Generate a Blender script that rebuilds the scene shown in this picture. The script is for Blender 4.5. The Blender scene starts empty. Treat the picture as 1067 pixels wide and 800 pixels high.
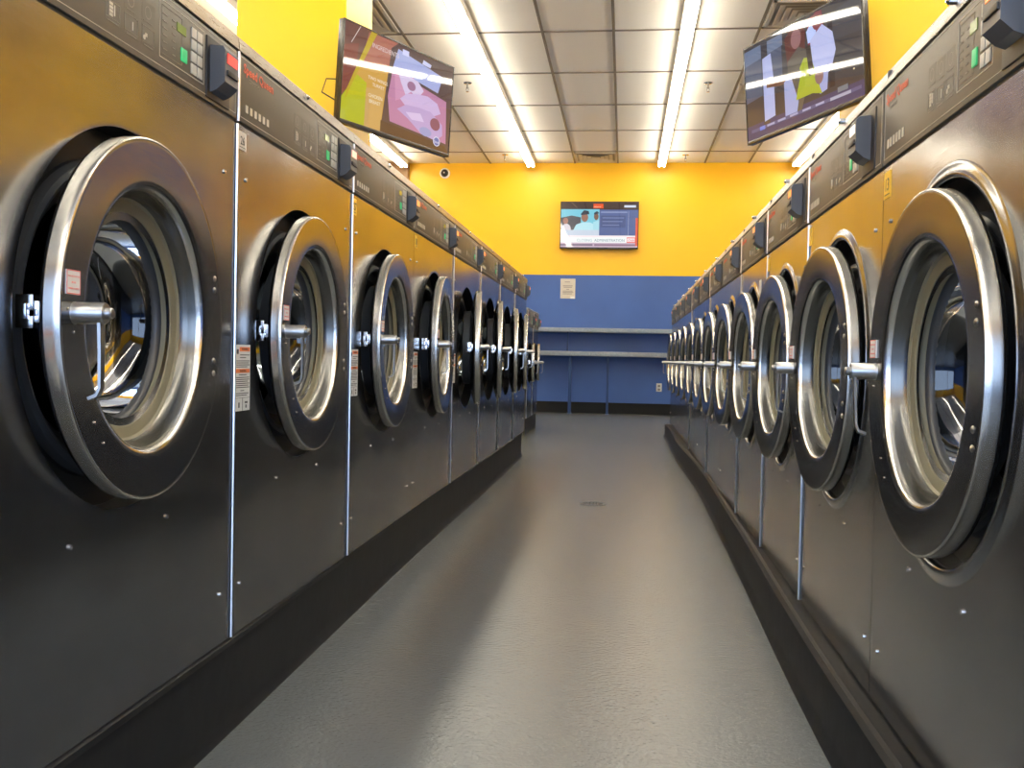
import bpy, bmesh, math, random
from mathutils import Vector, Matrix
random.seed(7)
PI = math.pi
S = bpy.context.scene
COL = S.collection

# ------------------------------------------------------------------ camera
F_PX, YAW, PITCH, ROLL = 1023.4, .1132, .0263, .0202
CAM_H = .765
def make_camera():
    cd = bpy.data.cameras.new('camera'); co = bpy.data.objects.new('camera', cd); COL.objects.link(co)
    cd.sensor_fit = 'HORIZONTAL'; cd.sensor_width = 36.0; cd.lens = 36.0 * F_PX / 1067.0
    cd.clip_start = .02; cd.clip_end = 200
    def unroll(x, y, z):
        c, s = math.cos(ROLL), math.sin(ROLL); yy = -y
        u = x * c + yy * s; v = -x * s + yy * c
        x, y = u, -v
        c, s = math.cos(PITCH), math.sin(PITCH); y, z = y * c - z * s, z * c + y * s
        c, s = math.cos(YAW), math.sin(YAW); x, z = x * c - z * s, z * c + x * s
        return Vector((x, z, y))
    r = unroll(1, 0, 0); u = unroll(0, 1, 0); f = unroll(0, 0, 1)
    m = Matrix((r, u, -f)).transposed().to_4x4(); m.translation = (0, 0, CAM_H)
    co.matrix_world = m
    S.camera = co
make_camera()

# ------------------------------------------------------------------ exposure, daylight
S.view_settings.view_transform = 'Standard'; S.view_settings.look = 'None'
S.view_settings.gamma = 1.0; S.view_settings.use_curve_mapping = False
S.view_settings.exposure = 0.30
TUBE = 30.0          # brightness of the fluorescent tubes
DAY = 5.0            # brightness of the daylight outside the shop window
w = bpy.data.worlds.new('world'); S.world = w; w.use_nodes = True
w.node_tree.nodes['Background'].inputs[0].default_value = (.50, .68, 1, 1)
w.node_tree.nodes['Background'].inputs[1].default_value = DAY
ld = bpy.data.lights.new('window_daylight', 'AREA'); ld.shape = 'RECTANGLE'; ld.size = 6.4; ld.size_y = 2.3
ld.energy = 170; ld.color = (.55, .72, 1)
lo = bpy.data.objects.new('window_daylight', ld); COL.objects.link(lo)
lo.location = (-.4, -3.35, 1.55); lo.rotation_euler = (PI/2, 0, PI)   # faces +Y into the room

# ------------------------------------------------------------------ materials
def mat(name, col=(.5,.5,.5), rough=.5, metal=0., spec=.5, emit=None, estr=1., coat=0., alpha=None):
    m = bpy.data.materials.new(name); m.use_nodes = True
    b = m.node_tree.nodes['Principled BSDF']
    b.inputs['Base Color'].default_value = (*col, 1); b.inputs['Roughness'].default_value = rough
    b.inputs['Metallic'].default_value = metal; b.inputs['Specular IOR Level'].default_value = spec
    b.inputs['Coat Weight'].default_value = coat; b.inputs['Coat Roughness'].default_value = .05
    if emit: b.inputs['Emission Color'].default_value = (*emit, 1); b.inputs['Emission Strength'].default_value = estr
    return m
def nd(m, t, **k):
    n = m.node_tree.nodes.new(t)
    for a, v in k.items(): setattr(n, a, v)
    return n
def lk(m, a, b): m.node_tree.links.new(a, b)
def bsdf(m): return m.node_tree.nodes['Principled BSDF']
def noise(m, scale, vec=(1,1,1), detail=3, rough=.5, coord='Object'):
    tc = nd(m, 'ShaderNodeTexCoord'); mp = nd(m, 'ShaderNodeMapping'); mp.inputs['Scale'].default_value = vec
    lk(m, tc.outputs[coord], mp.inputs[0]); n = nd(m, 'ShaderNodeTexNoise')
    n.inputs['Scale'].default_value = scale; n.inputs['Detail'].default_value = detail; n.inputs['Roughness'].default_value = rough
    lk(m, mp.outputs[0], n.inputs['Vector']); return n.outputs['Fac']
def ramp(m, fac, a, b, p0=0., p1=1.):
    r = nd(m, 'ShaderNodeValToRGB'); r.color_ramp.elements[0].color = (*a, 1); r.color_ramp.elements[1].color = (*b, 1)
    r.color_ramp.elements[0].position = p0; r.color_ramp.elements[1].position = p1
    lk(m, fac, r.inputs[0]); return r.outputs[0]
def mrange(m, fac, lo_, hi_, a=0., b=1.):
    r = nd(m, 'ShaderNodeMapRange'); r.inputs[1].default_value = a; r.inputs[2].default_value = b
    r.inputs[3].default_value = lo_; r.inputs[4].default_value = hi_; lk(m, fac, r.inputs[0]); return r.outputs[0]
def bump(m, fac, strength, dist, prev=None):
    b = nd(m, 'ShaderNodeBump'); b.inputs['Strength'].default_value = strength; b.inputs['Distance'].default_value = dist
    lk(m, fac, b.inputs['Height'])
    if prev: lk(m, prev, b.inputs['Normal'])
    return b.outputs[0]
def setn(m, n): lk(m, n, bsdf(m).inputs['Normal'])

def steel(name, col, r0, r1, wav=.6):
    m = mat(name, col, (r0+r1)/2, .96)
    g = noise(m, 40, (.6, .6, 14), 3)                    # fine horizontal grain
    lk(m, mrange(m, g, r0, r1, .3, .7), bsdf(m).inputs['Roughness'])
    big = noise(m, 2.3, (1, 1, 1), 1)                    # sheet is very slightly wavy
    n1 = bump(m, big, wav, .012)
    setn(m, n1)
    s = noise(m, 5, (1, 1, 3), 5, .65)
    c = ramp(m, s, tuple(x*.88 for x in col), tuple(min(1, x*1.08) for x in col), .3, .7)
    lk(m, c, bsdf(m).inputs['Base Color'])
    return m
M = {}
M['panel'] = steel('brushed_panel_steel', (.245, .250, .262), .15, .21)
M['door'] = steel('spun_door_steel', (.225, .232, .248), .13, .19, .15)
M['cone'] = mat('brushed_cone_steel', (.15, .148, .14), .26, 1.)
M['rim'] = mat('polished_rim_steel', (.62, .60, .56), .24, 1.)
M['chrome'] = mat('bright_chrome', (.78, .78, .78), .16, 1.)
M['satin'] = mat('satin_handle_steel', (.38, .38, .38), .30, 1.)
M['cap'] = steel('top_cap_steel', (.34, .32, .29), .25, .38, .2)
M['edge'] = mat('folded_edge_steel', (.97, .97, .99), .30, 1.)
M['cabinet'] = mat('painted_cabinet', (.10, .10, .10), .5)
M['ctrl'] = mat('control_overlay', (.085, .077, .062), .42, 0, .5)
setn(M['ctrl'], bump(M['ctrl'], noise(M['ctrl'], 900), .12, .0003))
M['line'] = mat('overlay_print', (.50, .47, .40), .5)
M['dimline'] = mat('faint_overlay_print', (.25, .235, .20), .5)
M['keys'] = mat('key_caps', (.46, .46, .43), .45)
M['green'] = mat('green_start_key', (.02, .42, .16), .4, emit=(.03, .6, .22), estr=.25)
M['lcd'] = mat('lcd_display', (.10, .13, .04), .2, emit=(.22, .30, .06), estr=.35)
M['red'] = mat('red_brand_print', (.62, .10, .045), .45)
M['redled'] = mat('red_led', (.5, .01, .01), .3, emit=(1, .05, .04), estr=.9)
M['paleled'] = mat('pale_led', (.6, .3, .25), .3, emit=(1, .50, .38), estr=.75)
M['amberled'] = mat('amber_led', (.6, .2, .02), .3, emit=(1, .30, .08), estr=.8)
M['whiteled'] = mat('white_led', (.7, .6, .5), .3, emit=(1, .86, .66), estr=.9)
M['reader'] = mat('reader_plastic', (.070, .076, .090), .42)
M['black'] = mat('black_rubber', (.012, .012, .013), .45)
M['well'] = mat('black_door_well', (.008, .008, .009), .35)
M['gasket'] = mat('khaki_gasket', (.20, .18, .115), .5)
M['greyring'] = mat('grey_glass_clamp', (.045, .048, .052), .35)
M['drum'] = mat('drum_steel', (.10, .10, .11), .25, 1.)
_v = nd(M['drum'], 'ShaderNodeTexVoronoi'); _v.inputs['Scale'].default_value = 45; _v.inputs['Randomness'].default_value = .1
_t = nd(M['drum'], 'ShaderNodeTexCoord'); lk(M['drum'], _t.outputs['Object'], _v.inputs['Vector'])
lk(M['drum'], ramp(M['drum'], _v.outputs['Distance'], (.01,.01,.01), (.10,.105,.115), .16, .22), bsdf(M['drum']).inputs['Base Color'])
M['yellowtag'] = mat('yellow_tag', (.85, .52, .03), .5)
M['whitetag'] = mat('pale_tag', (.62, .58, .52), .5)
M['ink'] = mat('black_ink', (.02, .02, .02), .5)
M['label'] = mat('white_label', (.66, .66, .64), .4)
M['orange'] = mat('orange_label_bar', (.80, .20, .05), .45)
M['pinkred'] = mat('red_sticker_print', (.70, .16, .14), .5)
M['bolt'] = mat('dull_bolt', (.35, .33, .30), .35, 1.)
# glass of the washer doors: clear sheet with mirror-like reflection
g = bpy.data.materials.new('door_glass'); g.use_nodes = True; M['glass'] = g
nt = g.node_tree; nt.nodes.remove(nt.nodes['Principled BSDF'])
tr = nd(g, 'ShaderNodeBsdfTransparent'); tr.inputs[0].default_value = (.30, .34, .38, 1)
gl = nd(g, 'ShaderNodeBsdfGlossy'); gl.inputs['Roughness'].default_value = .03
fr = nd(g, 'ShaderNodeFresnel'); fr.inputs[0].default_value = 1.7
mx = nd(g, 'ShaderNodeMixShader'); lk(g, fr.outputs[0], mx.inputs[0]); lk(g, tr.outputs[0], mx.inputs[1]); lk(g, gl.outputs[0], mx.inputs[2])
lk(g, mx.outputs[0], nt.nodes['Material Output'].inputs[0])

def two_tone(name, yellow=(.93, .52, .0), blue=(.038, .105, .36)):
    m = mat(name, yellow, .42)
    tc = nd(m, 'ShaderNodeNewGeometry'); sp = nd(m, 'ShaderNodeSeparateXYZ'); lk(m, tc.outputs['Position'], sp.inputs[0])
    gt = nd(m, 'ShaderNodeMath', operation='GREATER_THAN'); gt.inputs[1].default_value = CAM_H + 1.2113
    lk(m, sp.outputs[2], gt.inputs[0])
    mixn = nd(m, 'ShaderNodeMix', data_type='RGBA'); lk(m, gt.outputs[0], mixn.inputs[0])
    f1 = noise(m, 1.2, (1,1,1), 4)
    b = ramp(m, f1, tuple(x*.88 for x in blue), tuple(x*1.12 for x in blue), .3, .7)
    lk(m, b, mixn.inputs[6]); mixn.inputs[7].default_value = (*yellow, 1)
    lk(m, mixn.outputs[2], bsdf(m).inputs['Base Color'])
    setn(m, bump(m, noise(m, 90), .12, .002))
    return m
M['wall'] = two_tone('two_tone_wall_paint')
M['column'] = two_tone('column_paint', (.93, .54, .0))
M['tan'] = mat('tan_wall', (.26, .15, .07), .6)
M['tile'] = mat('acoustic_tile', (.88, .85, .78), .9)
setn(M['tile'], bump(M['tile'], noise(M['tile'], 130, detail=4), .25, .003))
M['grid'] = mat('ceiling_grid_bar', (.20, .17, .13), .5)
M['fixture'] = mat('fixture_enamel', (.82, .80, .74), .45)
M['tube'] = mat('fluorescent_tube', (.9, .9, .9), .4, emit=(1, .915, .75), estr=TUBE)
M['base'] = mat('black_cove_base', (.007, .008, .010), .5, 0, .22)
setn(M['base'], bump(M['base'], noise(M['base'], 6), .3, .01))
M['vent'] = mat('vent_enamel', (.62, .58, .50), .5)
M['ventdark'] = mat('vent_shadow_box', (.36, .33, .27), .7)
fl = mat('grey_epoxy_floor', (.2, .2, .19), .3); M['floor'] = fl
n1 = noise(fl, .9, (1, .35, 1), 2, .5)
lk(fl, ramp(fl, n1, (.082, .095, .106), (.114, .127, .134), 0., 1.), bsdf(fl).inputs['Base Color'])
bsdf(fl).inputs['Roughness'].default_value = .25
setn(fl, bump(fl, noise(fl, 95, detail=3), .75, .0024))
M['shelf'] = mat('speckled_laminate', (.20, .27, .36), .4)
lk(M['shelf'], ramp(M['shelf'], noise(M['shelf'], 160, detail=2), (.14, .19, .26), (.30, .36, .42), .35, .65), bsdf(M['shelf']).inputs['Base Color'])
M['bluepost'] = mat('blue_painted_post', (.02, .055, .17), .6, 0, .3)
M['paper'] = mat('paper_notice', (.60, .57, .50), .7)
M['greyink'] = mat('grey_ink', (.22, .20, .20), .6)
M['tape'] = mat('clear_tape', (.75, .78, .80), .25)
M['plate'] = mat('white_plate', (.62, .64, .62), .4)
M['tvbody'] = mat('tv_plastic', (.02, .018, .016), .25)
M['frame'] = mat('window_frame_metal', (.25, .25, .26), .4, 1.)

# ------------------------------------------------------------------ mesh helpers
def ob(name, bm, m, parent=None, smooth=True, loc=None, ang=35):
    me = bpy.data.meshes.new(name)
    bmesh.ops.remove_doubles(bm, verts=bm.verts[:], dist=1e-6)
    bmesh.ops.recalc_face_normals(bm, faces=bm.faces[:])
    bm.to_mesh(me); bm.free()
    ms = m if isinstance(m, (list, tuple)) else [m]
    for x in ms: me.materials.append(x)
    if smooth:
        for p_ in me.polygons: p_.use_smooth = True
        me.set_sharp_from_angle(angle=math.radians(ang))
    o = bpy.data.objects.new(name, me); COL.objects.link(o)
    if parent is not None: o.parent = parent
    if loc: o.location = loc
    return o
def empty(name, loc=(0,0,0), rz=0):
    o = bpy.data.objects.new(name, None); o.empty_display_size = .1; COL.objects.link(o)
    o.location = loc; o.rotation_euler = (0, 0, rz); return o
def tag(o, label, cat=None, group=None, kind=None):
    if label: o['label'] = label
    if cat: o['category'] = cat
    if group: o['group'] = group
    if kind: o['kind'] = kind
    return o
def box(bm, x0, x1, y0, y1, z0, z1, mi=0, bev=0.):
    r = bmesh.ops.create_cube(bm, size=1.)
    vs = r['verts']
    for v in vs:
        v.co = Vector(((x0+x1)/2 + v.co.x*(x1-x0), (y0+y1)/2 + v.co.y*(y1-y0), (z0+z1)/2 + v.co.z*(z1-z0)))
    fs = set(f for v in vs for f in v.link_faces)
    for f in fs: f.material_index = mi
    if bev > 0:
        es = set(e for v in vs for e in v.link_edges)
        bmesh.ops.bevel(bm, geom=list(es), offset=bev, segments=2, profile=.6, affect='EDGES')
def BX(*a, **k):
    bm = bmesh.new(); box(bm, *a, **k); return bm
def lathe(bm, prof, cx, cz, n=72, y0=0., cap0=False, cap1=False, mi=0):
    """profile of (radius, outward) about an axis along -Y through (cx, cz)"""
    rings = []
    for r, a in prof:
        rings.append([bm.verts.new((cx + r*math.cos(2*PI*i/n), y0 - a, cz + r*math.sin(2*PI*i/n))) for i in range(n)])
    for A, B in zip(rings, rings[1:]):
        for i in range(n):
            j = (i+1) % n; f = bm.faces.new((A[i], A[j], B[j], B[i])); f.material_index = mi
    if cap0: f = bm.faces.new(rings[0]); f.material_index = mi
    if cap1: f = bm.faces.new(rings[-1]); f.material_index = mi
def LA(*a, **k):
    bm = bmesh.new(); lathe(bm, *a, **k); return bm
def tube(bm, pts, r, n=10, cap=True):
    pts = [Vector(p) for p in pts]; prev = None; rr = r if isinstance(r, (list, tuple)) else [r]*len(pts)
    up = Vector((0, 0, 1)); rings = []
    for i, p in enumerate(pts):
        d = (pts[min(i+1, len(pts)-1)] - pts[max(i-1, 0)]).normalized()
        a = d.cross(up)
        if a.length < 1e-3: a = d.cross(Vector((1, 0, 0)))
        a.normalize(); b = d.cross(a).normalized()
        if prev and a.dot(prev) < 0: a = -a; b = -b
        prev = a
        rings.append([bm.verts.new(p + (a*math.cos(2*PI*k/n) + b*math.sin(2*PI*k/n))*rr[i]) for k in range(n)])
    for A, B in zip(rings, rings[1:]):
        for k in range(n): bm.faces.new((A[k], A[(k+1) % n], B[(k+1) % n], B[k]))
    if cap: bm.faces.new(rings[0]); bm.faces.new(rings[-1])
def dup(root, loc=None, rz=None, skip=()):
    def rec(o, par):
        c = o.copy(); COL.objects.link(c); c.parent = par
        for ch in o.children:
            if ch.name.split('.')[0] not in skip: rec(ch, c)
        return c
    r = rec(root, None)
    if loc is not None: r.location = loc
    if rz is not None: r.rotation_euler = (0, 0, rz)
    return r
def kid(o, name):
    return [c for c in o.children if c.name.split('.')[0] == name][0]
_dg = None
def text_bm(s, size, depth=.0004, align='LEFT', squeeze=1., bm=None, M4=None, bold=0.):
    """lettering as a mesh in the XZ plane facing -Y, baseline at z=0"""
    cu = bpy.data.curves.new('lettering', 'FONT'); cu.body = s; cu.size = size; cu.align_x = align
    cu.extrude = depth; cu.offset = bold; cu.resolution_u = 2
    t = bpy.data.objects.new('lettering', cu); COL.objects.link(t)
    bpy.context.view_layer.update()
    me = bpy.data.meshes.new_from_object(t.evaluated_get(bpy.context.evaluated_depsgraph_get()))
    bpy.data.objects.remove(t); bpy.data.curves.remove(cu)
    R = Matrix.Rotation(PI/2, 4, 'X') @ Matrix.Diagonal((squeeze, 1, 1, 1))
    me.transform((M4 @ R) if M4 is not None else R)
    if bm is None: bm = bmesh.new()
    bm.from_mesh(me); bpy.data.meshes.remove(me); return bm
def T(x, a, z): return Matrix.Translation((x, -a, z))

# ------------------------------------------------------------------ the room
RX0, RX1, RY0, RY1, CH = -4.3, 4.0, -3.6, 14.15, CAM_H + 2.8123
def struct(name, bm, m, label=None, smooth=False, **k):
    o = ob(name, bm, m, smooth=smooth, **k); o['kind'] = 'structure'
    if label: o['label'] = label
    return o
struct('floor', BX(RX0-.2, RX1+.2, RY0-.2, RY1+.2, -.1, 0), M['floor'], 'grey painted concrete floor with a soft sheen')
struct('ceiling', BX(RX0-.2, RX1+.2, RY0-.2, RY1+.2, CH, CH+.1), M['tile'], 'suspended ceiling of cream acoustic tiles')
struct('wall_back', BX(RX0-.2, RX1+.2, RY1, RY1+.2, 0, CH), M['wall'], 'back wall, yellow above and blue below')
struct('wall_left', BX(RX0-.2, RX0, RY0, RY1, 0, CH), M['wall'], 'left wall, yellow above and blue below')
struct('wall_right', BX(RX1, RX1+.2, RY0, RY1, 0, CH), M['wall'], 'right wall, yellow above and blue below')
# shop front behind the camera: low wall, header, and panes between metal mullions
bm = bmesh.new()
box(bm, RX0, RX1, RY0-.15, RY0, 0, .35); box(bm, RX0, RX1, RY0-.15, RY0, 2.75, CH)
box(bm, RX0, -3.9, RY0-.15, RY0, .35, 2.75); box(bm, 3.4, RX1, RY0-.15, RY0, .35, 2.75)
struct('wall_front', bm, M['wall'], 'street wall around the shop window')
bm = bmesh.new()
for i in range(5):
    x = -3.9 + 7.3*i/4; box(bm, x-.03, x+.03, RY0-.10, RY0-.04, .35, 2.75)
box(bm, -3.9, 3.4, RY0-.10, RY0-.04, .35, .41); box(bm, -3.9, 3.4, RY0-.10, RY0-.04, 2.69, 2.75)
struct('window_1', bm, M['frame'], 'metal mullions of the shop window')
# even tan box standing against the left end of the back wall
struct('trim_1', BX(RX0, -3.177, RY1-.12, RY1, 0, CH), M['tan'], 'tan section at the left end of the back wall')
# ceiling grid
GX = [-.1543 + .61*k for k in range(-6, 7)]
GZ = [8.4898 + 1.22*k for k in range(-9, 5)]
bm = bmesh.new()
for x in GX: box(bm, x-.012, x+.012, RY0, RY1, CH-.008, CH+.002)
for y in GZ: box(bm, RX0, RX1, y-.010, y+.010, CH-.0085, CH+.002)
struct('trim_2', bm, M['grid'], 'brown metal grid bars between the ceiling tiles')
# two square columns
struct('trim_3', BX(-2.45, -1.75, 5.95, 6.56, 0, CH), M['column'], 'square yellow column behind the left row of washers')
struct('trim_4', BX(1.335, 2.15, 5.95, 6.55, 0, CH), M['column'], 'square yellow column behind the right row of washers')
# plinths with black rubber base
LB, RB = CAM_H - .5738, CAM_H - .6348
XL, XR = -.776, .4825
def sweep(bm, path, prof, endcap=True):
    rings = [[bm.verts.new((x + px, y, pz)) for px, pz in prof] for x, y in path]
    for A, B in zip(rings, rings[1:]):
        for i in range(len(prof)-1): bm.faces.new((A[i], A[i+1], B[i+1], B[i]))
    bm.faces.new(rings[0]); bm.faces.new(rings[-1])
bm = bmesh.new()
path = [(XL-.012+.006*math.sin(y*1.3), y) for y in [.3+.3*i for i in range(25)]] + [(XL-.012, 7.66)]
sweep(bm, path, [(-.86, 0), (.014, 0), (.006, .012), (0, .03), (0, LB-.018), (.010, LB-.016), (.012, LB-.004), (.004, LB-.001), (-.86, LB-.001)])
struct('baseboard_left', bm, M['base'], 'black rubber-clad plinth under the left row of washers', smooth=True)
bm = bmesh.new()
path = []
for i in range(35):
    y = .3 + 9.8*i/34
    x = .428 + .034*math.exp(-((y-5.3)/1.3)**2) + .006*math.sin(y*2.2)
    path.append((x, y))
sweep(bm, path, [(.93, 0), (-.014, 0), (-.004, .012), (0, .03), (0, RB-.016), (.006, RB-.006), (.02, RB-.005), (.022, RB-.010), (.03, RB-.004), (.93, RB-.001)])
struct('baseboard_right', bm, M['base'], 'black rubber-clad plinth under the right row of washers', smooth=True)
struct('baseboard_back', BX(-3.17, RX1, RY1-.012, RY1, 0, .155), M['base'], 'black rubber base along the back wall')

# ------------------------------------------------------------------ washers
def washer(name, W, H, DZ, CHH, CAPH, ds, sx, sy, depth=.80, ajar=2., ch=.02, slope=-.004, rdx=0., rdz=0.):
    """W width, H front height, DZ door centre height, CHH control panel height, CAPH cap height,
       ds door scale, sx/sy scale of the printed graphics"""
    root = empty(name)
    cx = W/2; g = .0015
    # cabinet shell behind the face
    bm = bmesh.new()
    top = H + CHH + CAPH
    box(bm, g, .004, .002, depth, 0, top-.015); box(bm, W-.004, W-g, .002, depth, 0, top-.015)
    box(bm, g, W-g, depth-.004, depth, 0, top-.015); box(bm, g, W-g, .02, depth, top-.02, top-.014)
    box(bm, g, W-g, .02, depth, .0, .006)
    ob('cabinet', bm, M['cabinet'], root, smooth=False)
    # front panel with raised collar round the door opening
    bm = bmesh.new(); n = 96
    rs = [(.345, 0), (.312, 0), (.310, 0), (.3055, .003*ch), (.300, .0072*ch), (.294, .0094*ch), (.2885, .0088*ch), (.286, .002 if ch > .3 else .0), (.286, -.012 if ch > .3 else -.0012)]
    rs = [(r*ds, a) for r, a in rs]
    angs = sorted(set([round(2*PI*i/n, 6) for i in range(n)]))
    x0, x1, z0, z1 = g, W-g, .001, H
    corners = [math.atan2(z-DZ, x-cx) % (2*PI) for x in (x0, x1) for z in (z0, z1)]
    for c in corners:
        k = min(range(len(angs)), key=lambda i: abs(angs[i]-c)); angs[k] = c
    def edge(t):
        c, s = math.cos(t), math.sin(t); ts = []
        if c > 1e-9: ts.append((x1-cx)/c)
        if c < -1e-9: ts.append((x0-cx)/c)
        if s > 1e-9: ts.append((z1-DZ)/s)
        if s < -1e-9: ts.append((z0-DZ)/s)
        q = min(ts); return cx+c*q, DZ+s*q
    outer0 = []; outer = []
    for t in angs:
        ex, ez = edge(t)
        outer0.append(bm.verts.new((ex, .018, ez)))
        outer.append(bm.verts.new((ex, 0, ez)))
    rings = [outer0, outer]
    for r, a in rs: rings.append([bm.verts.new((cx+r*math.cos(t), -a, DZ+r*math.sin(t))) for t in angs])
    m_ = len(angs)
    for A, B in zip(rings, rings[1:]):
        for i in range(m_):
            j = (i+1) % m_; bm.faces.new((A[i], A[j], B[j], B[i]))
    ob('front_panel', bm, M['panel'], root, ang=50)
    # bright folded edge showing in the seam
    bm = bmesh.new(); tube(bm, [(.0036, -.0022, .002), (.0036, -.0022, H-.001)], .0033, 8)
    tube(bm, [(.0034, -.0042, H+.004), (.0034, -.0042, H+CHH)], .0030, 8)
    ob('seam_edge', bm, M['edge'], root)
    # door well and seal behind the opening
    bm = LA([(.286*ds, -.010 if ch > .3 else -.001), (.284*ds, -.045), (.24*ds, -.050), (.232*ds, -.036), (.222*ds, -.034), (.214*ds, -.052), (.19*ds, -.058), (.182*ds, -.085), (.176*ds, -.12)], cx, DZ, 72)
    ob('door_well', bm, M['well'], root)
    ob('seal_ring', LA([(.238*ds, -.044), (.234*ds, -.031), (.226*ds, -.028), (.219*ds, -.031), (.217*ds, -.044)], cx, DZ, 72), M['greyring'], root)
    bm = LA([(.176*ds, -.11), (.20*ds, -.118), (.25*ds, -.125), (.262*ds, -.14), (.264*ds, -.48), (.25*ds, -.50), (.10*ds, -.49), (.03*ds, -.47)], cx, DZ, 60, cap1=True)
    for k in range(3):
        t = 2*PI*k/3 + .5
        c, s = math.cos(t), math.sin(t)
        p = [(cx+c*.262*ds - s*.03, .15, DZ+s*.262*ds + c*.03), (cx+c*.21*ds, .15, DZ+s*.21*ds), (cx+c*.262*ds + s*.03, .15, DZ+s*.262*ds - c*.03)]
        vs = [bm.verts.new(q) for q in p] + [bm.verts.new((q[0], .47, q[2])) for q in p]
        for f in ((0,1,2), (3,4,5), (0,1,4,3), (1,2,5,4), (2,0,3,5)): bm.faces.new([vs[i] for i in f])
    ob('drum', bm, M['drum'], root)
    # ---- door, pivoting on the hinge side
    hx = cx + .275*ds; door = None
    prof = [(.150, -.016), (.20, -.014), (.262, .002), (.2685, .006), (.2705, .012), (.2705, .022), (.2705, .0318), (.2698, .0337), (.2680, .0346), (.266, .0347), (.264, .0347), (.262, .0346), (.230, .0332), (.209, .0322), (.207, .0320), (.204, .0314), (.2005, .0302), (.1970, .0278), (.1945, .0240), (.1930, .0190)]
    bm = LA([(r*ds, a) for r, a in prof], cx-hx, 0, 96)
    door = ob('door', bm, M['door'], root, loc=(hx, 0, DZ), ang=50)
    door.rotation_euler = (0, 0, math.radians(ajar))
    dx = cx - hx
    ob('edge_band', LA([(r*ds, a) for r, a in [(.2700, .0118), (.2712, .0122), (.2714, .0240), (.2713, .0322), (.2704, .0342), (.2684, .0351), (.2672, .0348)]], dx, 0, 96), M['rim'], door)
    ob('door_cone', LA([(r*ds, a) for r, a in [(.1932, .0190), (.1915, .0150), (.1895, .006), (.1865, -.004), (.181, -.010), (.178, -.014)]], dx, 0, 96), M['cone'], door)
    ob('inner_lip', LA([(r*ds, a) for r, a in [(.1975, .0288), (.1952, .0262), (.1938, .0225), (.1928, .0180)]], dx, 0, 96), M['rim'], door)
    ob('glass_gasket', LA([(r*ds, a) for r, a in [(.1835, -.007), (.1800, -.011), (.1700, -.012), (.163, -.014), (.1585, -.022), (.157, -.034)]], dx, 0, 72), M['gasket'], door)
    ob('glass_clamp', LA([(r*ds, a) for r, a in [(.1590, -.028), (.1540, -.030), (.1500, -.036), (.149, -.046), (.150, -.056), (.172, -.050), (.176, -.018), (.2, -.0145)]], dx, 0, 72), M['greyring'], door)
    ob('door_glass', LA([(r*ds, a) for r, a in [(.1500, -.040), (.145, -.060), (.134, -.080), (.120, -.093), (.09, -.099), (.05, -.101), (.012, -.102)]], dx, 0, 60, cap1=True), M['glass'], door)
    # handle near the edge away from the hinge
    hX = dx - .232*ds
    ob('handle_barrel', LA([(.0155, .029), (.0165, .031), (.0150, .034), (.0145, .036), (.0145, .074), (.0132, .0765), (.0075, .0768), (.0075, .084), (.0060, .0858)], hX, 0, 28, cap1=True), M['satin'], door)
    bm = bmesh.new()
    pts = [(0, -.010, 0), (.0, -.0695, -.004), (.0, -.070, -.05), (.0, -.070, -.098), (.0, -.066, -.108), (.0, -.054, -.113)]
    wid = [.0075, .0075, .0055, .0055, .0055, .0052]
    prev = None
    rings = []
    for i, p in enumerate(pts[1:]):
        wv = wid[i+1]; th = .0022
        d = (Vector(pts[min(i+2, len(pts)-1)]) - Vector(pts[i+1 if i else 1])).normalized() if i < 4 else Vector((0, .9, -.43))
        nrm = Vector((0, -d.z, d.y)).normalized() if i else Vector((0, 1, 0))
        rings.append([bm.verts.new((hX + sxx*wv, p[1] + nrm.y*th*sg, p[2] + nrm.z*th*sg)) for sxx, sg in ((-1, -1), (1, -1), (1, 1), (-1, 1))])
    for A, B in zip(rings, rings[1:]):
        for k in range(4): bm.faces.new((A[k], A[(k+1) % 4], B[(k+1) % 4], B[k]))
    bm.faces.new(rings[0]); bm.faces.new(rings[-1])
    ob('handle_lever', bm, M['satin'], door, ang=30)
    # latch behind the rim on the handle side
    bm = bmesh.new(); lx = dx - .244*ds
    box(bm, lx-.012, lx+.030, .000, .010, -.014, .014, bev=.001)
    box(bm, lx-.020, lx-.004, .006, .030, .002, .022, bev=.001); box(bm, lx-.020, lx-.004, .006, .030, -.022, -.006, bev=.001)
    box(bm, lx-.026, lx-.016, .012, .026, -.010, .010, bev=.001)
    ob('latch', bm, M['chrome'], door)
    # screws round the handle, hinge rivets, two screws low on the ring
    scr = [(hX-.002, .026, .0022), (hX-.004, -.026, .0022), (hX-.019, .004, .0026), (dx-.155*ds, -.175*ds, .0024), (dx-.18*ds, -.145*ds, .0024)]
    for x_, z_, r_ in scr:
        ob('screw', LA([(r_, .031), (r_*.9, .0345), (r_*.3, .0355)], x_, z_, 10, cap1=True), M['chrome'], door)
    for z_ in (.082, .062, -.062, -.084):
        zz = z_*sy*ds
        ob('hinge_rivet', LA([(.0058, .029), (.0054, .0345), (.003, .0365)], dx + .236*ds, zz, 14, cap1=True), M['bolt'], door)
    # caution sticker above the handle
    st = ob('caution_sticker', BX(hX-.026, hX+.008, -.0362, -.0325, .024, .056), M['label'], door)
    bm = bmesh.new(); q = .0364
    for a, b, c, d in ((-.026, .008, .0545, .056), (-.026, .008, .024, .0255), (-.026, -.0248, .024, .056), (.0068, .008, .024, .056)):
        box(bm, hX+a, hX+b, -q, -q+.0006, c, d)
    for s_, z_ in (('PUSH RED BUTTON', .0465), ('BEFORE', .0385), ('TURNING HANDLE', .0305)):
        text_bm(s_, .0034, .0001, 'CENTER', .95, bm, T(hX-.009, q, z_))
    me_o = ob('caution_print', bm, M['pinkred'], door, smooth=False)
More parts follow.
